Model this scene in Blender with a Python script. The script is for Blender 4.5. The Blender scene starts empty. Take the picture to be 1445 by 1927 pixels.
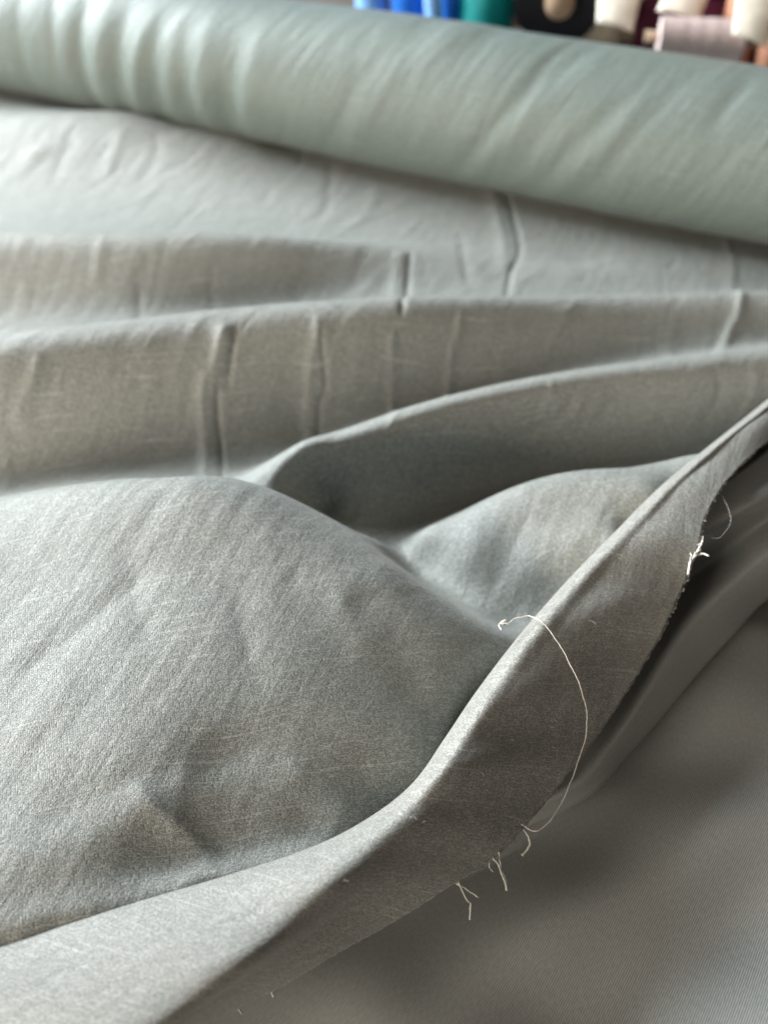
import bpy, math, random
import numpy as np
from mathutils import Vector

# ------------------------------------------------------------------ camera, light, exposure
sc = bpy.context.scene
COL = sc.collection
CAM_H, PITCH, VFOV = 0.30, math.radians(45), math.radians(60)
cam_d = bpy.data.cameras.new('camera')
cam = bpy.data.objects.new('camera', cam_d); COL.objects.link(cam)
cam.location = (0, 0, CAM_H)
cam.rotation_euler = (math.pi / 2 - PITCH, 0, 0)
cam_d.sensor_fit = 'VERTICAL'; cam_d.sensor_height = 24.0
cam_d.lens = 12.0 / math.tan(VFOV / 2)
cam_d.clip_start = 0.005; cam_d.clip_end = 50
cam_d.dof.use_dof = True
cam_d.dof.focus_distance = 0.285
cam_d.dof.aperture_fstop = 4.8
sc.camera = cam

w = bpy.data.worlds.new('World'); sc.world = w; w.use_nodes = True
bg = w.node_tree.nodes['Background']
bg.inputs['Color'].default_value = (0.82, 0.79, 0.76, 1)
bg.inputs['Strength'].default_value = 0.06

def area(name, loc, target, sx, sy, power, color):
    d = bpy.data.lights.new(name, 'AREA'); d.shape = 'RECTANGLE'
    d.size = sx; d.size_y = sy; d.energy = power; d.color = color
    o = bpy.data.objects.new(name, d); COL.objects.link(o)
    o.location = loc
    o.rotation_euler = (Vector(target) - Vector(loc)).to_track_quat('-Z', 'Y').to_euler()
    return o
area('window_light', (-1.35, -0.85, 0.42), (0, 0.35, 0.03), 1.0, 0.5, 44, (1.0, 0.88, 0.75))
area('shop_front_light', (-1.72, 1.48, 1.10), (0, 0.35, 0), 1.4, 0.8, 168, (0.89, 0.96, 1.0))
area('right_fill_light', (1.45, 0.25, 1.30), (0.1, 0.2, 0), 1.0, 0.8, 3.6, (1.0, 0.84, 0.68))  # added warm fill from the right to brighten the lower cloth, no actual fixture

vs = sc.view_settings
vs.view_transform = 'Standard'; vs.look = 'None'; vs.gamma = 1.0; vs.exposure = 0.12
vs.use_curve_mapping = False
sc.cycles.use_denoising = True

# ------------------------------------------------------------------ helpers
random.seed(4); RNG = np.random.default_rng(11)
IW, IH = 1445.0, 1927.0
FPX = IH / 2 / math.tan(VFOV / 2)
CP, SP = math.cos(PITCH), math.sin(PITCH)

def ray(u, v):
    x = (u - IW / 2) / FPX; y = (IH / 2 - v) / FPX
    return np.array([x, CP + y * SP, -SP + y * CP])

def at(u, v, z):                      # the point at height z that stands there in the place
    d = ray(u, v); t = (z - CAM_H) / d[2]
    return np.array([d[0] * t, d[1] * t, z])

def atd(u, v, depth):                 # the same by distance along the view axis
    d = ray(u, v); p = d * depth; p[2] += CAM_H
    return p

def catmull(pts, n):
    """dense smooth curve through pts, n samples per span"""
    P = np.asarray(pts, float)
    P = np.vstack([2 * P[0] - P[1], P, 2 * P[-1] - P[-2]])
    out = []
    for i in range(1, len(P) - 2):
        a, b, c, d = P[i - 1], P[i], P[i + 1], P[i + 2]
        for k in range(n):
            t = k / n
            out.append(0.5 * ((2 * b) + (c - a) * t + (2 * a - 5 * b + 4 * c - d) * t * t + (3 * b - a - 3 * c + d) * t ** 3))
    out.append(P[-2])
    return np.array(out)

def mesh_obj(name, verts, faces, material, parent=None, smooth=True, uv=None):
    me = bpy.data.meshes.new(name)
    verts = np.asarray(verts, np.float32)
    if isinstance(faces, np.ndarray):
        n, k = faces.shape
        me.vertices.add(len(verts)); me.vertices.foreach_set('co', verts.ravel())
        me.loops.add(n * k); me.loops.foreach_set('vertex_index', faces.astype(np.int32).ravel())
        me.polygons.add(n)
        me.polygons.foreach_set('loop_start', np.arange(0, n * k, k, dtype=np.int32))
        me.update(calc_edges=True)
    else:
        me.from_pydata([tuple(map(float, v)) for v in verts], [], faces); me.update()
    if smooth:
        me.polygons.foreach_set('use_smooth', np.ones(len(me.polygons), bool))
    if uv is not None:
        vi = np.empty(len(me.loops), np.int32); me.loops.foreach_get('vertex_index', vi)
        me.uv_layers.new(name='weave').data.foreach_set('uv', np.asarray(uv, np.float32)[vi].ravel())
    me.materials.append(material); me.validate()
    o = bpy.data.objects.new(name, me); COL.objects.link(o)
    if parent: o.parent = parent
    return o

def arc_uv(G):
    """lengths measured on the cloth itself, in metres"""
    a = np.linalg.norm(np.diff(G, axis=0), axis=2); b = np.linalg.norm(np.diff(G, axis=1), axis=2)
    v = np.vstack([np.zeros((1, G.shape[1])), np.cumsum(a, 0)]); u = np.hstack([np.zeros((G.shape[0], 1)), np.cumsum(b, 1)])
    return u, v

def grid_faces(nr, nc, keep=None):
    i, j = np.meshgrid(np.arange(nr - 1), np.arange(nc - 1), indexing='ij')
    a = i * nc + j
    f = np.stack([a, a + 1, a + nc + 1, a + nc], -1).reshape(-1, 4)
    return f if keep is None else f[keep.ravel()]

def compact(verts, faces):
    used = np.unique(faces); m = np.full(len(verts), -1); m[used] = np.arange(len(used))
    return verts[used], m[faces]

def tube(pts, radii, seg=6, wob=0.0):
    P = np.asarray(pts, float); n = len(P)
    R = np.interp(np.linspace(0, 1, n), np.linspace(0, 1, len(radii)), radii)
    V, F = [], []
    for i in range(n):
        t = P[min(i + 1, n - 1)] - P[max(i - 1, 0)]; t /= np.linalg.norm(t) + 1e-12
        a = np.cross(t, [0.3, 0.2, 0.93]); a /= np.linalg.norm(a) + 1e-12; b = np.cross(t, a)
        rr = R[i] * (1 + wob * math.sin(i * 1.9))
        for k in range(seg):
            q = 2 * math.pi * k / seg + i * 0.35
            V.append(P[i] + rr * (math.cos(q) * a + math.sin(q) * b))
    for i in range(n - 1):
        for k in range(seg):
            F.append((i * seg + k, i * seg + (k + 1) % seg, (i + 1) * seg + (k + 1) % seg, (i + 1) * seg + k))
    F.append(tuple(range(seg))[::-1]); F.append(tuple((n - 1) * seg + k for k in range(seg)))
    return V, F

def empty(name, loc, label, cat, group=None):
    o = bpy.data.objects.new(name, None); COL.objects.link(o); o.location = loc
    o.empty_display_size = 0.02
    o['label'] = label; o['category'] = cat
    if group: o['group'] = group
    return o

# ------------------------------------------------------------------ materials
def new_mat(name):
    m = bpy.data.materials.new(name); m.use_nodes = True
    nt = m.node_tree; b = nt.nodes['Principled BSDF']
    return m, nt, b

def ramp(nt, src, stops):
    r = nt.nodes.new('ShaderNodeValToRGB'); nt.links.new(src, r.inputs['Fac'])
    e = r.color_ramp.elements
    e[0].position, e[0].color = stops[0]; e[1].position, e[1].color = stops[-1]
    for p, c in stops[1:-1]:
        x = e.new(p); x.color = c
    return r.outputs['Color']

def mapping(nt, scale, rot=(0, 0, 0)):
    tc = nt.nodes.new('ShaderNodeTexCoord'); mp = nt.nodes.new('ShaderNodeMapping')
    nt.links.new(tc.outputs['Object'], mp.inputs['Vector'])
    mp.inputs['Scale'].default_value = scale; mp.inputs['Rotation'].default_value = rot
    return mp.outputs['Vector']

def math_node(nt, op, a, b):
    n = nt.nodes.new('ShaderNodeMath'); n.operation = op
    for k, x in enumerate((a, b)):
        if isinstance(x, (int, float)): n.inputs[k].default_value = x
        else: nt.links.new(x, n.inputs[k])
    return n.outputs[0]

def uv_map(nt, scale, deg):
    uv = nt.nodes.new('ShaderNodeUVMap'); uv.uv_map = 'weave'
    r = nt.nodes.new('ShaderNodeMapping'); r.inputs['Rotation'].default_value = (0, 0, math.radians(deg))
    nt.links.new(uv.outputs['UV'], r.inputs['Vector'])
    m = nt.nodes.new('ShaderNodeMapping'); m.inputs['Scale'].default_value = (scale[0], scale[1], 1)
    nt.links.new(r.outputs['Vector'], m.inputs['Vector'])
    return m.outputs['Vector']

def noise2(nt, vec, detail=2, rough=.5):
    n = nt.nodes.new('ShaderNodeTexNoise'); n.noise_dimensions = '2D'
    n.inputs['Scale'].default_value = 1; n.inputs['Detail'].default_value = detail; n.inputs['Roughness'].default_value = rough
    nt.links.new(vec, n.inputs['Vector']); return n.outputs['Fac']

def crepe(name, c_lo, c_hi, deg=-14, bump=0.00016, rough=0.5, spec=0.45, size=0.66, sheen=.18):
    """crepe face: short uneven yarn floats on a warp and weft grid, with slubs"""
    m, nt, b = new_mat(name)
    vo = nt.nodes.new('ShaderNodeTexVoronoi'); vo.voronoi_dimensions = '2D'; vo.feature = 'F1'
    vo.inputs['Scale'].default_value = 1; vo.inputs['Randomness'].default_value = .72
    nt.links.new(uv_map(nt, (1050 / size, 1900 / size), deg), vo.inputs['Vector'])
    weft = noise2(nt, uv_map(nt, (170, 2300 / size), deg), 1)
    warp = noise2(nt, uv_map(nt, (2000 / size, 190), deg), 1)
    slub = noise2(nt, uv_map(nt, (22, 900), deg), 0)
    sep = nt.nodes.new('ShaderNodeSeparateColor'); nt.links.new(vo.outputs['Color'], sep.inputs['Color'])
    h = math_node(nt, 'ADD', math_node(nt, 'MULTIPLY', vo.outputs['Distance'], -1.0), math_node(nt, 'MULTIPLY', sep.outputs['Red'], .5))
    h = math_node(nt, 'ADD', h, math_node(nt, 'MULTIPLY', weft, .55))
    h = math_node(nt, 'ADD', h, math_node(nt, 'MULTIPLY', warp, .35))
    h = math_node(nt, 'ADD', h, math_node(nt, 'MULTIPLY', math_node(nt, 'GREATER_THAN', slub, .77), .2))
    nt.links.new(ramp(nt, h, [(0.12, (*c_lo, 1)), (0.80, (*c_hi, 1))]), b.inputs['Base Color'])
    bp = nt.nodes.new('ShaderNodeBump'); bp.inputs['Strength'].default_value = 1.0; bp.inputs['Distance'].default_value = bump
    nt.links.new(h, bp.inputs['Height'])
    # slack in the cloth: long faint ripples
    rip = noise2(nt, uv_map(nt, (150, 34), 22), 3)
    b2 = nt.nodes.new('ShaderNodeBump'); b2.inputs['Strength'].default_value = .55; b2.inputs['Distance'].default_value = 0.0011
    nt.links.new(rip, b2.inputs['Height']); nt.links.new(b2.outputs['Normal'], bp.inputs['Normal'])
    nt.links.new(bp.outputs['Normal'], b.inputs['Normal'])
    b.inputs['Roughness'].default_value = rough
    b.inputs['Specular IOR Level'].default_value = spec
    b.inputs['Sheen Weight'].default_value = sheen; b.inputs['Sheen Roughness'].default_value = 0.35
    return m

def satin(name, c_lo, c_hi):
    """smooth satin reverse with a fine diagonal rib"""
    m, nt, b = new_mat(name)
    wv = nt.nodes.new('ShaderNodeTexWave'); wv.inputs['Scale'].default_value = 1; wv.inputs['Distortion'].default_value = .5
    wv.inputs['Detail'].default_value = 1; wv.inputs['Detail Scale'].default_value = .5
    nt.links.new(uv_map(nt, (480, 480), 35), wv.inputs['Vector'])
    n1 = noise2(nt, uv_map(nt, (1500, 500), 35), 1)
    h = math_node(nt, 'ADD', math_node(nt, 'MULTIPLY', wv.outputs['Fac'], 0.45), math_node(nt, 'MULTIPLY', n1, 0.3))
    nt.links.new(ramp(nt, h, [(0.12, (*c_lo, 1)), (0.62, (*c_hi, 1))]), b.inputs['Base Color'])
    bp = nt.nodes.new('ShaderNodeBump'); bp.inputs['Strength'].default_value = 1; bp.inputs['Distance'].default_value = 0.00006
    nt.links.new(h, bp.inputs['Height']); nt.links.new(bp.outputs['Normal'], b.inputs['Normal'])
    b.inputs['Roughness'].default_value = 0.40
    b.inputs['Specular IOR Level'].default_value = 0.7
    return m

def plain(name, color, rough=0.7, vary=0.15, scale=60, spec=0.3):
    m, nt, b = new_mat(name)
    n = nt.nodes.new('ShaderNodeTexNoise'); n.inputs['Scale'].default_value = scale; n.inputs['Detail'].default_value = 4
    nt.links.new(mapping(nt, (1, 1, 1)), n.inputs['Vector'])
    lo = tuple(c * (1 - vary) for c in color); hi = tuple(min(1, c * (1 + vary)) for c in color)
    nt.links.new(ramp(nt, n.outputs['Fac'], [(0.3, (*lo, 1)), (0.7, (*hi, 1))]), b.inputs['Base Color'])
    b.inputs['Roughness'].default_value = rough; b.inputs['Specular IOR Level'].default_value = spec
    return m

M_CREPE = crepe('sage_crepe', (0.175, 0.183, 0.168), (0.455, 0.466, 0.433), bump=0.00013)
M_STRIP = crepe('sage_crepe_cross', (0.175, 0.174, 0.158), (0.435, 0.43, 0.393), deg=4, bump=0.00012)
M_ROLL = crepe('sage_crepe_roll', (0.125, 0.157, 0.144), (0.225, 0.268, 0.246), deg=0, bump=0.00008, sheen=.06)
M_SATIN = satin('sage_satin_reverse', (0.15, 0.16, 0.155), (0.33, 0.34, 0.325))
M_THREAD = plain('pale_thread', (0.62, 0.58, 0.54), 0.7, 0.1, 900)
M_FRINGE = plain('sage_fibre', (0.42, 0.42, 0.38), 0.8, 0.15, 900)
M_TABLE = plain('table_board', (0.14, 0.12, 0.10), 0.6, 0.25, 12)
M_CARD = plain('cardboard_core', (0.36, 0.25, 0.17), 0.85, 0.15, 120)

# ------------------------------------------------------------------ the table under everything
TZ = -0.014
def box(name, x0, x1, y0, y1, z0, z1, mat, parent=None):
    V = [(x, y, z) for z in (z0, z1) for y in (y0, y1) for x in (x0, x1)]
    F = [(0, 2, 3, 1), (4, 5, 7, 6), (0, 1, 5, 4), (2, 6, 7, 3), (0, 4, 6, 2), (1, 3, 7, 5)]
    o = mesh_obj(name, V, F, mat, parent, smooth=False)
    bv = o.modifiers.new('bevel', 'BEVEL'); bv.width = 0.004; bv.segments = 2
    return o
tb = box('table', -1.5, 1.5, -0.35, 1.75, TZ - 0.04, TZ, M_TABLE)
tb['kind'] = 'structure'

# ------------------------------------------------------------------ height of the draped cloth (metres), from fold lines
class Field:
    """smooth height over the table through scattered cloth points"""
    def __init__(self, c=0.007, lam=6e-6):
        self.p = []; self.c = c; self.lam = lam
    def line(self, pts, step=0.02):
        P = catmull(pts, 24); step = min(step, .010)
        W = np.array([at(*q) for q in P])
        last = None
        for q in W:
            if last is None or np.linalg.norm(q[:2] - last[:2]) >= step:
                self.p.append(q); last = q
    def pt(self, *pts):
        for q in pts: self.p.append(at(*q))
    def xyz(self, *pts):
        for q in pts: self.p.append(np.array(q, float))
    def solve(self):
        P = np.array(self.p); self.X = P[:, :2]
        d = np.linalg.norm(self.X[:, None] - self.X[None], axis=2)
        n = len(P)
        A = np.zeros((n + 1, n + 1)); A[:n, :n] = -np.sqrt(d * d + self.c ** 2) + np.eye(n) * self.lam
        A[:n, n] = 1; A[n, :n] = 1
        s = np.linalg.solve(A, np.append(P[:, 2], 0)); self.w = s[:n]; self.b = s[n]
    def __call__(self, x, y):
        x = np.asarray(x, float); sh = x.shape
        q = np.stack([x.ravel(), np.asarray(y, float).ravel()], 1)
        out = np.empty(len(q))
        for i in range(0, len(q), 20000):
            k = q[i:i + 20000]
            d2 = (k[:, 0:1] - self.X[:, 0]) ** 2 + (k[:, 1:2] - self.X[:, 1]) ** 2
            out[i:i + 20000] = -np.sqrt(d2 + self.c ** 2) @ self.w + self.b
        return out.reshape(sh)

cloth = Field()
L = cloth.line
# far floor in front of and under the roll
L([(-250, 130, 0), (300, 225, .0), (700, 300, 0), (1100, 395, 0), (1700, 520, 0)], .05)
cloth.xyz((-.6, 1.0, 0), (-.2, 1.0, 0), (.2, .95, 0), (.6, .8, 0), (.7, .5, 0), (.5, .7, 0), (-.75, .6, 0))
# low swell beside the roll
L([(-150, 250, .012), (0, 237, .018), (130, 218, .022), (240, 209, .022), (340, 232, .016), (480, 250, .008)])
L([(-150, 345, .0), (150, 340, .0), (300, 352, .0), (600, 402, 0), (850, 462, 0), (1100, 500, 0)], .03)
# second fold
L([(-200, 447, .030), (0, 448, .030), (300, 455, .028), (500, 460, .023), (650, 465, .016), (770, 472, .009), (900, 490, .004)])
L([(-200, 436, .010), (0, 437, .010), (300, 444, .010), (500, 449, .008), (650, 453, .006), (770, 458, .004)], .03)
L([(-200, 580, .002), (0, 572, .002), (250, 568, .002), (450, 548, .002), (650, 532, .002), (850, 530, .002)])
L([(1000, 500, .003), (1250, 510, .003), (1600, 510, .003)], .04)
# third fold, right across
L([(-200, 695, .045), (0, 676, .047), (200, 650, .047), (400, 617, .047), (700, 598, .044), (900, 586, .038), (1100, 575, .031), (1250, 567, .027), (1445, 560, .025), (1650, 555, .024)])
L([(-200, 680, .008), (0, 660, .008), (200, 636, .008), (400, 604, .008), (700, 586, .007), (1000, 570, .005), (1250, 557, .004), (1445, 550, .003), (1650, 545, .003)], .03)
L([(-250, 920, .002), (0, 890, .002), (250, 862, .002), (450, 840, .002), (600, 800, .002)])
# fourth fold, right half
LEAN, LZ0, LZ1 = .016, .004, .046
def lean_g(z): return np.clip((z - LZ0) / (LZ1 - LZ0), 0, 1.4) ** 1.4
F4 = np.array([at(*q) for q in catmull([(400, 935, .014), (460, 912, .020), (530, 878, .027), (600, 848, .033), (700, 806, .039), (800, 772, .043), (1000, 722, .044), (1200, 690, .043), (1445, 662, .040), (1650, 645, .038)], 14)])
F4[:, 1] += LEAN * lean_g(F4[:, 2])               # stands upright here, tipped towards the viewer below
cloth.xyz(*F4[::2])
L([(480, 880, .002), (600, 832, .004), (800, 755, .006), (1000, 705, .009), (1200, 675, .010), (1445, 645, .011), (1650, 630, .011)], .025)
L([(640, 990, .001), (720, 945, .003), (850, 905, .004), (1000, 872, .005), (1150, 852, .006), (1300, 838, .008), (1445, 808, .010), (1600, 795, .010)], .015)
# inner hump behind the turned edge
L([(740, 1036, .008), (850, 985, .024), (940, 935, .036), (1030, 898, .041), (1120, 885, .044), (1210, 886, .044), (1290, 895, .042), (1400, 880, .040)], .014)
L([(740, 1020, .0), (850, 965, .0), (940, 915, .001), (1030, 880, .003), (1120, 868, .004), (1290, 872, .006)], .02)
L([(880, 1040, .023), (1000, 985, .036), (1120, 955, .042), (1240, 960, .042)])
L([(930, 1120, .013), (1020, 1075, .026), (1120, 1040, .035), (1200, 1020, .038)])
L([(970, 1165, .008), (1050, 1140, .016), (1120, 1110, .026)])
# big front hump
L([(-250, 990, .050), (-120, 962, .053), (0, 945, .056), (150, 914, .061), (300, 897, .064), (400, 894, .064), (500, 918, .061), (600, 968, .054), (720, 1046, .049), (830, 1130, .042), (900, 1180, .036), (960, 1218, .027)], .014)
L([(-250, 970, .003), (0, 930, .003), (150, 898, .003), (300, 882, .003), (400, 880, .003), (430, 884, .003)], .02)
L([(600, 950, .0), (680, 1000, .001), (760, 1050, .005), (840, 1105, .009), (920, 1158, .011)])
L([(-250, 1150, .057), (0, 1100, .059), (250, 1050, .063), (450, 1050, .062), (600, 1100, .057), (720, 1170, .050), (830, 1220, .042), (900, 1245, .034)])
L([(-250, 1350, .054), (0, 1320, .056), (250, 1270, .058), (450, 1250, .056), (600, 1260, .051), (750, 1290, .042), (860, 1330, .031)])
L([(-250, 1560, .051), (0, 1520, .053), (250, 1460, .0535), (420, 1420, .049), (600, 1400, .044), (720, 1410, .038), (810, 1430, .031)])
L([(-250, 1700, .050), (0, 1640, .0515), (200, 1580, .0495), (400, 1550, .042), (560, 1540, .037), (700, 1500, .033)])
L([(-250, 1800, .048), (0, 1735, .0485), (200, 1680, .0455), (400, 1625, .039), (560, 1580, .035), (680, 1545, .032)])
L([(-420, 1904, .046), (-220, 1844, .046), (0, 1782, .0455), (210, 1718, .044), (440, 1650, .040), (620, 1586, .034)])
# tucked under the turned edge
cloth.pt((900, 1420, .010), (1000, 1300, .010), (1080, 1180, .016), (1200, 1060, .022), (700, 1650, .012), (420, 1790, .016), (130, 1890, .018), (-150, 1980, .018),
         (1000, 1500, .006), (700, 1760, .008), (300, 1950, .008), (0, 2000, .010), (1350, 960, .024), (1500, 830, .020))
cloth.solve()

def drop(U):                           # where those image points lie on the cloth
    out = []
    for u, v in U:
        d = ray(u, v); z = np.linspace(0.09, -0.004, 140); t = (z - CAM_H) / d[2]
        h = np.maximum(cloth(d[0] * t, d[1] * t), -.003); k = np.argmax(h >= z) if np.any(h >= z) else len(z) - 1
        out.append((d[0] * t[k], d[1] * t[k]))
    return np.array(out)

# the sheet's own grid
NR, NC = 820, 640
rr = np.linspace(0, 1, NR); Y = 0.13 * (1.12 / 0.13) ** rr - 0.10
Sx = np.linspace(-1, 1, NC)
GX = Sx[None, :] * (0.17 + 0.56 * Y[:, None]); GY = np.repeat(Y[:, None], NC, 1)
GZ = cloth(GX, GY)
def box_blur(A, r, axis):
    pad = [(0, 0), (0, 0)]; pad[axis] = (r + 1, r)
    c = np.cumsum(np.pad(A, pad, mode='edge'), axis)
    n = A.shape[axis]
    return (np.take(c, np.arange(2 * r + 1, 2 * r + 1 + n), axis) - np.take(c, np.arange(n), axis)) / (2 * r + 1)
for k in range(2):
    GZ = box_blur(box_blur(GZ, 3, 0), 3, 1)
GZ = -.005 + .002 * np.logaddexp(0, (GZ + .005) / .002)           # the table carries it

def stroke(pts, amp, wl, wr, dz=None, taper=0.28):
    """a pressed crease: amp metres high, falling off over wl to its left and wr to its right"""
    P = catmull(drop(pts), 10)
    apply_stroke(P, amp, wl, wr, taper)

def apply_stroke(P, amp, wl, wr, taper=0.22):
    m = 5 * max(wl, wr)
    lo, hi = P.min(0) - m, P.max(0) + m
    sel = np.where((GX > lo[0]) & (GX < hi[0]) & (GY > lo[1]) & (GY < hi[1]))
    if not len(sel[0]): return
    q = np.stack([GX[sel], GY[sel]], 1)
    best = np.full(len(q), 1e9); sd = np.zeros(len(q)); par = np.zeros(len(q))
    n = len(P) - 1
    for i in range(n):
        a, b = P[i], P[i + 1]; e = b - a; l2 = e @ e + 1e-12
        t = np.clip(((q - a) @ e) / l2, 0, 1); c = a + t[:, None] * e
        r = q - c; d = np.hypot(r[:, 0], r[:, 1]); k = d < best
        best[k] = d[k]; sd[k] = np.sign(e[0] * r[k, 1] - e[1] * r[k, 0]) * d[k]; par[k] = (i + t[k]) / n
    wdt = np.where(sd > 0, wr, wl)     # strokes are drawn towards the viewer, so + is the viewer's right... of travel
    f = np.exp(-(np.abs(sd) / wdt) ** 1.6)
    env = np.clip(par / taper, 0, 1) * np.clip((1 - par) / taper, 0, 1); env = env * env * (3 - 2 * env)
    GZ[sel] += amp * f * env

mm = 0.001
FD = np.full(GX.shape, 9.)
for q in F4: FD = np.minimum(FD, np.hypot(GX - q[0], GY - q[1]))
FD = np.clip((.045 - FD) / .025, 0, 1); FD = FD * FD * (3 - 2 * FD)
for pts, a, wl, wr in [
    ([(428, 600), (420, 630), (405, 700), (385, 800), (350, 900)], 4.0, 3.2, 4.5),
    ([(450, 600), (440, 650), (430, 720), (412, 800), (398, 900)], -3.6, 1.3, 1.5),
    ([(600, 585), (598, 640), (582, 730), (560, 820)], 2.8, 2.6, 4.5),
    ([(603, 590), (607, 660), (613, 740), (600, 790), (580, 825)], -3.2, 1.2, 1.6),
    ([(775, 470), (768, 510), (758, 560), (748, 592)], -2.6, 1.6, 2),
    ([(760, 470), (745, 520), (725, 585)], 1.5, 4, 5),
    ([(945, 345), (962, 400), (977, 470), (958, 525), (946, 580)], -2.8, 1.7, 2.2),
    ([(918, 335), (935, 400), (948, 470), (938, 530)], 2.2, 5, 5),
    ([(865, 430), (872, 490), (885, 550)], -1.6, 3, 4),
    ([(870, 580), (862, 630), (846, 700), (832, 770)], 2.6, 1.8, 2.4),
    ([(80, 655), (66, 710), (45, 765), (20, 810)], 2.6, 2.4, 3.2),
    ([(745, 620), (738, 690), (742, 780)], 2.2, 2.2, 2.6),
    ([(1372, 548), (1388, 590), (1370, 630), (1330, 665)], 3.2, 2.6, 3.4),
    ([(1362, 440), (1378, 500), (1388, 555)], 1.6, 3, 3),
    ([(1075, 700), (1055, 760), (1010, 800), (940, 840)], -2.2, 2.2, 3.5),
    ([(1095, 700), (1080, 760), (1040, 800), (960, 850)], 1.4, 2, 3),
    ([(1130, 695), (1112, 750), (1080, 790)], 1.2, 2, 3),
    ([(1330, 665), (1345, 720), (1325, 790), (1300, 850)], -2.2, 3.5, 4),
    ([(1400, 650), (1410, 720), (1390, 790), (1385, 830)], 1.8, 2.5, 3.5),
    ([(1425, 655), (1432, 720), (1425, 790)], -1.4, 2, 2.5),
    ([(280, 460), (275, 510), (262, 570), (215, 640)], -1.4, 3, 4),
    ([(200, 440), (185, 500), (180, 545)], 1.2, 3, 4),
    ([(415, 530), (400, 570), (370, 605)], -1.2, 3, 3),
    ([(625, 290), (620, 350), (610, 400), (560, 430)], -1.6, 4, 5),
    ([(300, 250), (290, 300), (250, 360)], -1.8, 4, 6), ([(240, 230), (215, 290), (190, 350)], 1.6, 6, 6),
    ([(140, 240), (120, 300), (90, 350)], -1.6, 6, 6), ([(30, 300), (90, 285), (140, 260)], 1.6, 6, 7),
    ([(720, 330), (690, 400), (640, 440)], 1.2, 5, 6), ([(530, 590), (560, 560), (600, 520)], -1.0, 4, 4),
    ([(0, 1300), (110, 1215), (230, 1120), (300, 1050)], -1.3, 5, 7),
    ([(0, 1420), (100, 1330), (150, 1250)], 1.0, 6, 8),
    ([(240, 1000), (255, 1120), (300, 1260)], -0.9, 6, 8),
    ([(440, 1080), (462, 1200), (500, 1330)], -1.0, 5, 8),
    ([(620, 1060), (650, 1150), (700, 1260)], 0.9, 6, 8),
    ([(235, 1465), (300, 1525), (360, 1580), (425, 1655)], 1.7, 6, 3.0),
    ([(0, 1600), (110, 1535), (240, 1470), (420, 1425), (560, 1380)], -1.5, 8, 9),
    ([(400, 1370), (432, 1405), (540, 1380)], -0.6, 6, 7),
    ([(540, 1420), (580, 1500), (620, 1570)], 0.8, 5, 7), ([(660, 1400), (690, 1470), (720, 1540)], -0.8, 5, 6),
    
    ([(1180, 900), (1120, 990), (1040, 1080)], 0.9, 6, 9), ([(1010, 940), (960, 1040), (930, 1120)], -0.9, 7, 9),
]:
    f_ = .60 if pts[0][1] < 880 else .8
    stroke(pts, a * mm * f_, wl * mm, wr * mm)
    if a < 0: stroke(pts, -.30 * a * mm * f_, wl * 2.8 * mm, wr * 2.8 * mm)
# faint handling creases, slanting like the ones above
for k in range(520):
    y0 = random.uniform(.26, .85); x0 = random.uniform(-1, 1) * (.1 + .47 * y0)
    l = random.uniform(.02, .10) * (.4 + y0); a0 = math.radians(random.gauss(-122, 13))
    bend = random.gauss(0, .12)
    P = np.array([(x0 + math.cos(a0 + bend * t) * l * t, y0 + math.sin(a0 + bend * t) * l * t) for t in (0, .33, .66, 1)])
    s = random.uniform(.10, .55) * (.45 + y0) * random.choice((-1, 1))
    wd = random.uniform(1.2, 4.0) * (.5 + y0)
    apply_stroke(catmull(P, 5), s * mm, wd * mm, wd * random.uniform(.6, 1.8) * mm, .45)
for k in range(60):
    y0 = random.uniform(.10, .27); x0 = random.uniform(-.14, .12)
    l = random.uniform(.015, .05); a0 = math.radians(random.choice((-110, 35)) + random.gauss(0, 18))
    P = np.array([(x0 + math.cos(a0) * l * t, y0 + math.sin(a0) * l * t + random.gauss(0, .001)) for t in (0, .33, .66, 1)])
    apply_stroke(catmull(P, 6), random.uniform(.15, .4) * mm * random.choice((-1, 1)), random.uniform(3, 7) * mm, random.uniform(3, 7) * mm, .4)

# ------------------------------------------------------------------ turned-over cut edge: stations from upper right to lower left
ST = [  # left silhouette, crease (None: near the left), cut edge
    ((1720, 520, .050), None, (1720, 600, .046)),
    ((1560, 665, .054), None, (1560, 735, .050)),
    ((1445, 760, .057), None, (1447, 828, .056)),
    ((1350, 836, .060), None, (1385, 882, .060)),
    ((1272, 902, .062), None, (1330, 962, .061)),
    ((1190, 985, .062), None, (1308, 1040, .058)),
    ((1100, 1078, .060), None, (1276, 1122, .051)),
    ((1010, 1182, .058), None, (1235, 1208, .043)),
    ((932, 1285, .056), (975, 1292, .0555), (1172, 1310, .036)),
    ((872, 1375, .055), (910, 1384, .0545), (1100, 1415, .032)),
    ((812, 1462, .054), (845, 1473, .054), (1030, 1503, .030)),
    ((735, 1528, .051), (770, 1545, .054), (945, 1600, .029)),
    ((620, 1592, .048), (672, 1618, .056), (858, 1662, .029)),
    ((440, 1656, .046), (565, 1704, .058), (705, 1752, .030)),
    ((210, 1724, .046), (425, 1812, .060), (560, 1838, .031)),
    ((0, 1788, .046), (295, 1905, .061), (415, 1915, .031)),
    ((-220, 1850, .046), (150, 2010, .060), (260, 2010, .031)),
    ((-420, 1910, .046), (0, 2120, .058), (100, 2110, .031)),
]
rows = []
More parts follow.
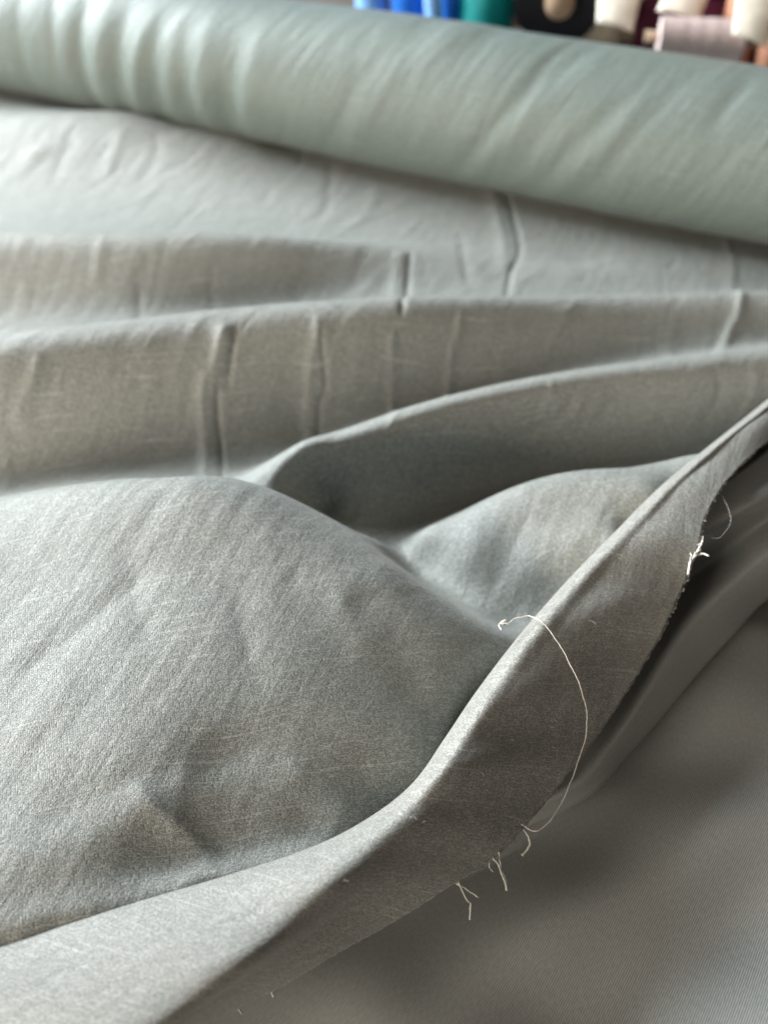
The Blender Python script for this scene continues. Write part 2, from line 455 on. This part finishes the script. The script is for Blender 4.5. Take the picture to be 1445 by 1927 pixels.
for Lp, Cp, Rp in ST:
    l = at(*Lp); r = at(*Rp)
    ax = np.array([-.74, .67, 0])
    root2 = l + ax * .010 + np.array([0, 0, -.045]); root = l + ax * .0065 + np.array([0, 0, -.012])
    if Cp is None:
        c = l * .80 + r * .20; wd_ = np.linalg.norm(r - l); c[2] += .035 * wd_
        m1 = l * .48 + r * .52; m1[2] += .05 * wd_
    else:
        c = at(*Cp); m1 = c * .5 + r * .5; m1[2] += .0015
    rows.append([root2, root, l, c, m1, r])
rows = np.array(rows)
def loft(rows, ns, nc):
    n, k, _ = rows.shape
    A = np.stack([catmull(rows[:, j], ns) for j in range(k)], 1)
    return np.stack([catmull(a, nc) for a in A], 0)
FL = loft(rows, 40, 22)
fr, fc, _ = FL.shape
# fine relief of the strip: slight waves along it and a ragged cut
ii = np.arange(fr)[:, None]; jj = np.arange(fc)[None, :] / (fc - 1)
wave = .0007 * np.sin(ii * .045 + 2.5 * jj) * np.sin(ii * .021 + 1.1) + .0005 * np.sin(ii * .11 + jj * 5)
FL[:, :, 2] += wave * np.clip((jj - .3) * 3, 0, 1)
jag = np.interp(np.arange(fr), np.arange(0, fr, 2), RNG.normal(0, .00022, len(np.arange(0, fr, 2))))
edge_dir = FL[:, -1] - FL[:, -4]; edge_dir /= np.linalg.norm(edge_dir, axis=1)[:, None]
FL[:, -1] += edge_dir * jag[:, None]

# the draped sheet stops under the turned edge
mid = FL[:, int(fc * .42)][:, :2]
order = np.argsort(mid[:, 0])
# polyline test: keep cells on the far/left side of the strip
def left_of(P, X, Yv):
    best = np.full(X.shape, 1e9); side = np.ones(X.shape)
    for i in range(0, len(P) - 1, 10):
        a, b = P[i], P[min(i + 10, len(P) - 1)]; e = b - a; l2 = e @ e + 1e-12
        t = np.clip(((X - a[0]) * e[0] + (Yv - a[1]) * e[1]) / l2, 0, 1)
        dx, dy = X - a[0] - t * e[0], Yv - a[1] - t * e[1]; d = dx * dx + dy * dy
        k = d < best; best[k] = d[k]; side[k] = (e[0] * dy - e[1] * dx)[k]
    return side < 0
ext = np.vstack([mid[0] + (mid[0] - mid[30]) * 6, mid, mid[-1] + (mid[-1] - mid[-30]) * 6])
cx = (GX[:-1, :-1] + GX[1:, 1:]) / 2; cy = (GY[:-1, :-1] + GY[1:, 1:]) / 2
keep = left_of(ext, cx, cy)

bolt = empty('fabric_bolt', (0, .35, TZ), 'sage grey crepe fabric unrolled from its thick roll into soft folds, frayed cut edge', 'fabric')
def child(o):
    o.parent = bolt; o.matrix_parent_inverse = bolt.matrix_world.inverted(); o.location = o.location
    return o
bpy.context.view_layer.update()
INV = Vector((0, .35, TZ))
def part(name, V, F, mat, parent=None, smooth=True, uv=None):
    o = mesh_obj(name, V, F, mat, None, smooth, uv)
    o.parent = parent or bolt
    o.location = -INV if parent is None else (0, 0, 0)
    return o

G3 = np.stack([GX, GY - LEAN * lean_g(GZ) * FD, GZ], -1)
ARC = arc_uv(G3)[1]; ARC = .25 * ARC + .75 * (GY + np.mean(ARC - GY, axis=1)[:, None])
V, F = compact(np.concatenate([G3, GX[..., None], ARC[..., None]], -1).reshape(-1, 5), grid_faces(NR, NC, keep))
sheet = part('draped_sheet', V[:, :3], F, M_CREPE, uv=V[:, 3:])

uu_, vv_ = arc_uv(FL); vv_ = np.repeat(vv_[:, fc // 2:fc // 2 + 1], fc, 1)
strip = part('turned_edge', FL.reshape(-1, 3), grid_faces(fr, fc), M_STRIP, uv=np.stack([uu_, vv_], -1).reshape(-1, 2))
so = strip.modifiers.new('thickness', 'SOLIDIFY'); so.thickness = .0006; so.offset = 0

# ------------------------------------------------------------------ satin fold showing below the cut edge
KS = [  # under the strip, flat, valley, crest, outline
    ((1560, 740, .030), (1640, 800, .028), (1720, 850, .023), (1790, 900, .032), (1840, 945, .022)),
    ((1440, 850, .048), (1500, 895, .047), (1560, 915, .041), (1610, 955, .044), (1650, 1000, .030)),
    ((1335, 930, .054), (1400, 955, .053), (1442, 978, .044), (1485, 1020, .044), (1525, 1060, .029)),
    ((1265, 1000, .050), (1320, 1020, .047), (1362, 1038, .038), (1402, 1078, .040), (1440, 1115, .026)),
    ((1210, 1065, .041), (1260, 1080, .033), (1293, 1098, .026), (1325, 1140, .036), (1372, 1185, .022)),
    ((1150, 1140, .033), (1210, 1150, .024), (1243, 1162, .019), (1272, 1200, .031), (1310, 1252, .018)),
    ((1080, 1250, .019), (1150, 1258, .014), (1182, 1268, .011), (1212, 1295, .023), (1250, 1325, .015)),
    ((1010, 1360, .015), (1080, 1370, .010), (1112, 1378, .008), (1145, 1398, .018), (1185, 1402, .012)),
    ((950, 1430, .011), (1020, 1450, .007), (1052, 1456, .005), (1085, 1468, .013), (1118, 1475, .009)),
    ((860, 1490, .008), (930, 1505, .005), (965, 1512, .004), (992, 1522, .008), (1012, 1528, .005)),
    ((760, 1530, .004), (820, 1545, .002), (850, 1552, .001), (875, 1560, .003), (890, 1566, .001)),
]
rows = []
for q in KS:
    W = [at(*x) for x in q]
    d = W[4] - W[3]; d[2] = 0; d /= np.linalg.norm(d) + 1e-9
    g1 = W[4] + d * .0008 + np.array([0, 0, -.007]); g2 = W[4] - d * .006 + np.array([0, 0, -.012]); g3 = W[4] - d * .02 + np.array([0, 0, -.0125])
    for g in (g1, g2, g3): g[2] = max(g[2], TZ + .002)
    rows.append(W + [g1, g2, g3])
TB = loft(np.array(rows), 22, 14)
tr, tcn, _ = TB.shape
uu_, vv_ = arc_uv(TB); vv_ = np.repeat(vv_[:, tcn // 2:tcn // 2 + 1], tcn, 1)
fold = part('satin_fold', TB.reshape(-1, 3), grid_faces(tr, tcn), M_SATIN, uv=np.stack([uu_, vv_], -1).reshape(-1, 2))
so = fold.modifiers.new('thickness', 'SOLIDIFY'); so.thickness = .0005; so.offset = 0

# ------------------------------------------------------------------ lower layer, reverse side up
low = Field(c=.02, lam=1e-4)
low.line([(1700, 1330, .010), (1560, 1275, .011), (1445, 1212, .011), (1385, 1165, .009), (1300, 1290, .004)], .015)
low.line([(1640, 1150, -.007), (1500, 1130, -.007), (1420, 1100, -.007), (1330, 1120, -.006)], .02)
low.line([(1180, 1440, -.008), (1100, 1510, -.010), (1000, 1590, -.011), (840, 1680, -.011), (600, 1795, -.010), (350, 1900, -.009)], .02)
low.line([(1600, 1430, .012), (1445, 1490, .012), (1300, 1570, .012), (1150, 1670, .011), (950, 1800, .009), (700, 1950, .006)], .02)
low.line([(1650, 1640, .005), (1445, 1690, .005), (1250, 1780, .0045), (1000, 1910, .004)], .02)
low.line([(1650, 1850, .008), (1445, 1880, .0075), (1300, 1960, .0065), (1100, 2080, .005), (800, 2200, .003)], .02)
low.xyz((-.15, .0, -.004), (-.2, .1, -.005), (0, -.05, -.002), (.2, -.05, 0), (.3, .05, 0), (.3, .2, 0), (0, .2, -.007), (.1, .25, -.007), (.25, .3, -.007), (-.1, .15, -.006))
low.solve()
n1, n2 = 260, 320
lx, ly = np.meshgrid(np.linspace(-.16, .30, n2), np.linspace(-.06, .27, n1))
lz = np.maximum(low(lx, ly), TZ + .0015)
lz += .0005 * np.sin(lx * 60 + ly * 95) + .0003 * np.sin(lx * 140 - ly * 60 + 1)
lower = part('lower_layer', np.stack([lx, ly, lz], -1).reshape(-1, 3), grid_faces(n1, n2), M_SATIN, uv=np.stack([lx, ly], -1).reshape(-1, 2))
lower['label'] = 'smooth satin reverse of the fabric lying under the cut edge'

# ------------------------------------------------------------------ the roll at the back
RN = np.array([.426, .904]); RT = np.array([.904, -.426])      # across and along the axis
RAD, RDIST = .052, .624
RZ = .002 + RAD
nt_, ns_ = 220, 900
th = np.linspace(math.pi, 3 * math.pi, nt_, endpoint=False); ss = np.linspace(-.95, .80, ns_)
TH, SS = np.meshgrid(th, ss)                                   # th=0 faces the viewer, pi/2 up
dR = np.zeros_like(TH)
def roll_s(u, v):                                              # place along the axis of an image point on the roll
    d = ray(u, v); t = RDIST / (d[0] * RN[0] + d[1] * RN[1]) * .93
    return (d[0] * RT[0] + d[1] * RT[1]) * t
def ripple(u, v, amp, width, lean=0., ctr=-.2, span=1.0):
    s0 = roll_s(u, v)
    a = (TH - ctr + math.pi) % (2 * math.pi) - math.pi
    d = SS - s0 - lean * a
    return amp * np.exp(-(np.abs(d) / width) ** 1.7) * np.exp(-(a / span) ** 2)
for u, v, a, wd, ln, c, sp in [
    (160, 120, -3.6, 8, .004, -.2, .9), (195, 110, 1.6, 9, .006, 0, .9), (225, 130, -3.2, 9, .010, -.2, .9), (260, 120, 1.8, 9, .012, -.1, .9), (292, 150, -3.8, 9, .010, -.3, .8),
    (330, 120, 1.8, 10, .008, -.1, .8), (350, 140, -2.6, 11, .004, -.3, .7), (385, 120, 2.0, 10, .004, .1, .8), (430, 150, -3.4, 12, .016, -.3, .8), (470, 120, 1.6, 12, .01, .1, .8),
    (50, 90, -1.2, 8, .002, .2, .9), (110, 90, -1.2, 7, -.004, .4, .8),
    (650, 130, -1.2, 7, .03, 0, .9), (690, 150, 1.0, 8, .03, -.1, .8), (930, 210, -2.2, 7, .035, .1, .9), (960, 200, 1.2, 8, .035, 0, .8), (1000, 250, -1.0, 7, .03, -.1, .7),
    (1090, 230, -1.6, 7, .035, .1, .8), (1110, 240, 1.3, 7, .035, -.1, .7), (1060, 90, -2.0, 7, .02, 1.1, .5), (1020, 70, -2.0, 7, .02, 1.1, .5), (820, 40, 2.0, 14, .02, 1.3, .5), (880, 50, -1.8, 10, .02, 1.2, .5),
    (1380, 160, -1.8, 7, .012, .9, .5), (1260, 150, -1.2, 8, .02, .9, .5), (770, 20, -2.0, 14, .01, 1.3, .5),
]:
    dR += ripple(u, v, a * mm * (1.15 if u < 500 else .6), wd * mm, ln, c, sp)
for k in range(260):
    s0 = random.uniform(-.9, .75); c = random.uniform(-1, 1.8); a = (TH - c + math.pi) % (2 * math.pi) - math.pi
    d = SS - s0 - random.gauss(.022, .01) * a
    dR += random.uniform(.08, .34) * mm * random.choice((-1, 1)) * np.exp(-(np.abs(d) / (random.uniform(2, 6) * mm)) ** 1.7) * np.exp(-(a / random.uniform(.4, 1.1)) ** 2)
dR += .0012 * np.sin(SS * 23 + 1) * np.sin(TH * 2 + SS * 5)
rad = RAD + dR
co, si = np.cos(TH) * rad, np.sin(TH) * rad
V = np.stack([RN[0] * (RDIST - co) + RT[0] * SS, RN[1] * (RDIST - co) + RT[1] * SS, RZ + si], -1).reshape(-1, 3)
i, j = np.meshgrid(np.arange(ns_ - 1), np.arange(nt_), indexing='ij'); j2 = (j + 1) % nt_
F = np.stack([i * nt_ + j, i * nt_ + j2, (i + 1) * nt_ + j2, (i + 1) * nt_ + j], -1).reshape(-1, 4)
roll = part('rolled_fabric', V, F[:, ::-1].copy(), M_ROLL, uv=np.stack([SS, TH * RAD], -1).reshape(-1, 2))
# wound ends round a cardboard core
for s_end in (-.95, .80):
    Vv, Ff = [], []
    rads = np.linspace(RAD - .0005, .020, 26)
    for k, r_ in enumerate(rads):
        off = (.0012 if k % 2 else 0) * (1 if s_end > 0 else -1)
        for q in range(64):
            a = 2 * math.pi * q / 64
            p = RN * (RDIST - math.cos(a) * r_) + RT * (s_end + off); Vv.append((p[0], p[1], RZ + math.sin(a) * r_))
    for k in range(len(rads) - 1):
        for q in range(64):
            Ff.append((k * 64 + q, k * 64 + (q + 1) % 64, (k + 1) * 64 + (q + 1) % 64, (k + 1) * 64 + q))
    part('wound_end', Vv, Ff, M_FRINGE, None, False)
a0 = RN * RDIST + RT * -.97; a1 = RN * RDIST + RT * .82
Vv, Ff = tube([(*(a0 + (a1 - a0) * t), RZ) for t in (0, .01, .5, .99, 1)], [.020], 40)
part('cardboard_core', Vv, Ff, M_CARD)

# ------------------------------------------------------------------ loose threads
def flap_z(u, v):                     # depth of the strip's face nearest to that image point
    P = FL[:, 40:].reshape(-1, 3); q = P - np.array([0, 0, CAM_H])
    dep = q[:, 1] * CP - q[:, 2] * SP
    uu = IW / 2 + FPX * q[:, 0] / dep; vv = IH / 2 - FPX * (q[:, 1] * SP + q[:, 2] * CP) / dep
    k = np.argmin((uu - u) ** 2 + (vv - v) ** 2)
    return P[k, 2]
def thread(name, pts, rad, lift, mat, n=8, zs=None, wob=.12):
    W = []
    for k, (u, v) in enumerate(pts):
        z = flap_z(u, v) + lift if zs is None else zs[0] + (zs[1] - zs[0]) * k / (len(pts) - 1)
        W.append(at(u, v, z))
    C = catmull(W, n)
    kn = RNG.normal(0, .00028, (len(C) // 7 + 3, 3)); kx = np.linspace(0, len(kn) - 1, len(C))
    C += np.stack([np.interp(kx, np.arange(len(kn)), kn[:, q]) for q in range(3)], 1) + RNG.normal(0, .00004, C.shape)
    Vv, Ff = tube(C, rad, 6, wob)
    return part(name, Vv, Ff, mat)
R0 = .00021
thread('loose_thread', [(943, 1184), (940, 1172), (950, 1168), (946, 1176), (957, 1172), (975, 1162), (996, 1160), (1020, 1172), (1045, 1203), (1068, 1242), (1088, 1282), (1101, 1325), (1104, 1362), (1099, 1400),
                        (1086, 1440), (1070, 1476), (1055, 1512), (1036, 1545), (1012, 1560), (992, 1559), (978, 1550)], [R0 * 1.3, R0, R0, R0], .0022, M_THREAD, 10)
for pts, r_ in [
    ([(976, 1549), (990, 1565), (996, 1583), (994, 1597), (986, 1610)], .00042),
    ([(922, 1612), (937, 1635), (948, 1657), (953, 1674)], .00036),
    ([(938, 1603), (942, 1621), (946, 1641), (955, 1661)], .00028),
    ([(918, 1614), (922, 1626), (925, 1640)], .00030),
    ([(858, 1660), (880, 1675), (902, 1685)], .00034),
    ([(858, 1660), (877, 1692), (887, 1700), (886, 1729)], .00032),
    ([(515, 1858), (512, 1870), (517, 1876)], .00030), ([(448, 1894), (450, 1903), (455, 1907)], .00028),
]:
    thread('frayed_thread', pts, [r_, r_, r_ * 1.15], 0, M_FRINGE, 6, (.0295, .022))
for pts, r_ in [
    ([(1295, 1081), (1300, 1056), (1311, 1043), (1317, 1029), (1323, 1016)], .00050),
    ([(1309, 1045), (1319, 1042), (1332, 1047)], .00042),
    ([(1306, 1020), (1311, 1028), (1318, 1023), (1322, 1012)], .00024),
    ([(1297, 1038), (1298, 1048), (1300, 1058)], .00024),
    ([(1300, 1052), (1307, 1044), (1316, 1036)], .00030),
]:
    thread('frayed_thread', pts, [r_, r_, r_ * .7], 0, M_THREAD, 6, (.0585, .061))
thread('fine_fibre', [(1353, 928), (1366, 948), (1373, 968), (1374, 985), (1368, 999), (1358, 1008), (1344, 1012), (1329, 1008), (1321, 1002), (1323, 993), (1330, 993), (1336, 1003), (1340, 1011)],
       [.00005], 0, M_THREAD, 8, (.060, .057))

# fringe of cut fibre ends along the edge, and lint on the strip
Vv, Ff = [], []
for k in range(1600):
    i = random.randrange(40, fr - 5); e = FL[i, -1]
    t = edge_dir[i]; al = FL[min(i + 2, fr - 1), -1] - FL[i - 2, -1]; al /= np.linalg.norm(al)
    ln = random.uniform(.0002, .0007) * (2.0 if random.random() < .05 else 1)
    d = t + al * random.gauss(0, .5) + np.array([0, 0, random.gauss(.1, .35)])
    p = [e - t * .0004, e + d * ln * .5, e + d * ln + np.array([0, 0, random.gauss(0, .0002)])]
    a, b = tube(p, [.00017, .00009], 4); o0 = len(Vv); Vv += a; Ff += [tuple(x + o0 for x in f) for f in b]
fr_o = part('frayed_fringe', Vv, Ff, M_FRINGE); fr_o['kind'] = 'stuff'

# stray lint on the turned edge
Vv, Ff = [], []
for k in range(34):
    i = random.randrange(240, fr - 140); j = random.randrange(60, fc - 3); e = FL[i, j] + np.array([0, 0, .0005])
    a_ = random.uniform(0, 6.28); ln = random.uniform(.0008, .003); c_ = random.gauss(0, 1.2)
    p = [e + np.array([math.cos(a_ + c_ * t), math.sin(a_ + c_ * t), random.gauss(.05, .15)]) * ln * t for t in (0, .3, .6, 1)]
    a, b = tube(catmull(p, 3), [.00005, .00003], 4); o0 = len(Vv); Vv += a; Ff += [tuple(x + o0 for x in f) for f in b]
lint = part('lint', Vv, Ff, M_THREAD); lint['kind'] = 'stuff'

# ------------------------------------------------------------------ rolls of other cloth behind
def lying_roll(name, pa, pb, r, mat, label, core=True, end_mat=None, hollow=.3):
    """cloth wound on a core between two axis points"""
    pa, pb = np.array(pa, float), np.array(pb, float)
    o = empty(name, ((pa + pb) / 2), label, 'fabric roll', 'rolls of other cloth behind')
    ctr = (pa + pb) / 2; ax = (pb - pa); ln = np.linalg.norm(ax); ax /= ln
    n = 40; P = [pa + (pb - pa) * t - ctr for t in np.linspace(0, 1, n)]
    prof = [r * (1 + .008 * math.sin(k * .31) + .004 * math.sin(k * .83)) for k in range(n)]
    Vv, Ff = tube(P, prof, 40)
    Ff = Ff[:-2]
    # spiral-stepped ends
    for end, base in ((0, 0), (1, (n - 1) * 40)):
        prev = list(range(base, base + 40)); c = P[0] if end == 0 else P[-1]
        for kk, f in enumerate(np.linspace(.96, hollow, 9)):
            cur = []
            for q in range(40):
                v0 = np.array(Vv[base + q]) - c
                Vv.append(c + v0 * f + ax * (.002 if kk % 2 else -.001)); cur.append(len(Vv) - 1)
            for q in range(40):
                Ff.append((prev[q], prev[(q + 1) % 40], cur[(q + 1) % 40], cur[q]))
            prev = cur
    mesh_obj('wound_cloth', Vv, Ff, mat, o)
    Vv, Ff = tube([P[0] - ax * .012, P[0], P[-1], P[-1] + ax * .012], [r * hollow * .98], 28)
    mesh_obj('core', Vv, Ff, end_mat or M_CARD, o)
    return o

def cloth_mat(name, c, rough=.6): return plain(name, c, rough, .12, 90)
m_blue = cloth_mat('blue_cloth', (.015, .16, .62), .35)
m_lblue = cloth_mat('pale_blue_cloth', (.25, .48, .85), .35)
m_teal = cloth_mat('teal_cloth', (.004, .27, .26), .45)
m_black = cloth_mat('black_cloth', (.012, .012, .017), .7)
m_beige = cloth_mat('beige_cloth', (.60, .52, .40))
m_pink = cloth_mat('pale_pink_cloth', (.72, .58, .56))
m_terra = cloth_mat('terracotta_cloth', (.52, .24, .15))
m_maroon = cloth_mat('maroon_cloth', (.07, .005, .02))
m_tag = cloth_mat('cream_paper', (.88, .82, .70), .8)
m_tagh = cloth_mat('brown_twine', (.25, .17, .1), .8)

def standing(u, v, depth, width_px, tilt, mat, label, **kw):
    """roll standing on the table and leaning back, its face at that place"""
    p = atd(u, v, depth); r = width_px / 2 / FPX * depth
    lean = np.array([tilt, .30, 1.0]); z0 = TZ + .006 + r * .3
    base = p + np.array([0, r, 0]) - lean * (p[2] - z0)
    return lying_roll('fabric_roll', base, base + lean * .50, r, mat, label, **kw)

def flat_roll(u0, v0, u1, v1, depth0, depth1, r, mat, label, **kw):
    return lying_roll('fabric_roll', atd(u0, v0, depth0), atd(u1, v1, depth1), r, mat, label, **kw)

def tag(pix, d_top, d_bot, label, twine=True):
    """paper tag: four image corners (top left, top right, bottom right, bottom left)"""
    q = [atd(*pix[0], d_top), atd(*pix[1], d_top), atd(*pix[2], d_bot), atd(*pix[3], d_bot)]
    c = sum(q) / 4; o = empty('price_tag', c, label, 'tag', 'cream paper tags on the rolls behind')
    nu, nv = 8, 10; Vv = []
    nrm = np.cross(q[1] - q[0], q[3] - q[0]); nrm /= np.linalg.norm(nrm)
    if nrm[1] > 0: nrm = -nrm
    for sgn in (0, 1):
        for a in range(nv):
            for b in range(nu):
                s_, t_ = b / (nu - 1), a / (nv - 1)
                p = (q[0] * (1 - s_) + q[1] * s_) * (1 - t_) + (q[3] * (1 - s_) + q[2] * s_) * t_
                p = p + nrm * (.0025 * math.sin(s_ * math.pi) + .003 * t_ * t_ + (.0005 if sgn else 0)); Vv.append(p - c)
    n = nu * nv; g = grid_faces(nv, nu).tolist()
    Ff = [tuple(f) for f in g] + [tuple(x + n for x in f[::-1]) for f in g]
    rim = [b for b in range(nu)] + [a * nu + nu - 1 for a in range(1, nv)] + [(nv - 1) * nu + b for b in range(nu - 2, -1, -1)] + [a * nu for a in range(nv - 2, 0, -1)]
    for k in range(len(rim)):
        a, b = rim[k], rim[(k + 1) % len(rim)]; Ff.append((a, a + n, b + n, b))
    mesh_obj('card', Vv, Ff, m_tag, o)
    top = (q[0] + q[1]) / 2 - c
    Vv, Ff = tube([top + (q[3] - q[0]) * .08 + nrm * .002, top + nrm * .003 - (q[3] - q[0]) * .1, top - (q[3] - q[0]) * .35 - nrm * .004], [.0007], 6)
    mesh_obj('twine', Vv, Ff, m_tagh, o)
    return o

standing(700, 0, .90, 66, -.10, m_lblue, 'wide pale blue roll, leftmost of the rolls behind')
standing(770, 4, .885, 70, -.12, m_blue, 'bright blue roll between two pale blue rolls behind')
standing(815, 6, .86, 34, -.12, m_lblue, 'narrow pale blue roll between the two bright blue rolls')
standing(850, 8, .875, 46, -.10, m_blue, 'bright blue roll right beside the teal roll')
standing(922, 15, .85, 104, .04, m_teal, 'teal roll standing between the blue rolls and the black roll')
e0 = atd(1052, 0, .80); bdir = np.array([.10, 1, .02]); bdir /= np.linalg.norm(bdir)
lying_roll('fabric_roll', e0, e0 + bdir * .5, .040, m_black, 'black roll lying end-on, its brown cardboard core showing', hollow=.33)
standing(1150, 40, .82, 120, .45, m_beige, 'beige roll leaning to the right beside the black roll')
standing(975, 0, .95, 60, 0, m_black, 'black roll added to fill the dark gap right of the teal roll')  # added dark roll, its black cloth stands in for the shade between rolls
flat_roll(1195, 62, 1420, 70, .83, .81, .028, m_maroon, 'dark maroon roll lying behind the pale pink roll')
flat_roll(1240, 70, 1395, 78, .755, .745, .0165, m_pink, 'small pale pink roll lying across in front of the maroon roll')
standing(1400, 60, .77, 66, .08, m_terra, 'terracotta roll standing behind the rightmost paper tag')
standing(1470, 70, .76, 60, .02, m_terra, 'terracotta roll at the right edge of the picture')
standing(1345, 5, .90, 70, .2, m_maroon, 'dark maroon roll standing above the pale pink roll')
tag([(1128, -60), (1218, -50), (1186, 66), (1120, 48)], .78, .77, 'cream paper tag hanging on the beige roll beside the black roll')
tag([(1275, -70), (1350, -50), (1312, 44), (1232, 26)], .78, .765, 'cream paper tag above the pale pink roll')
tag([(1392, -50), (1480, -40), (1437, 97), (1374, 70)], .735, .725, 'cream paper tag on the terracotta roll, rightmost of the tags')
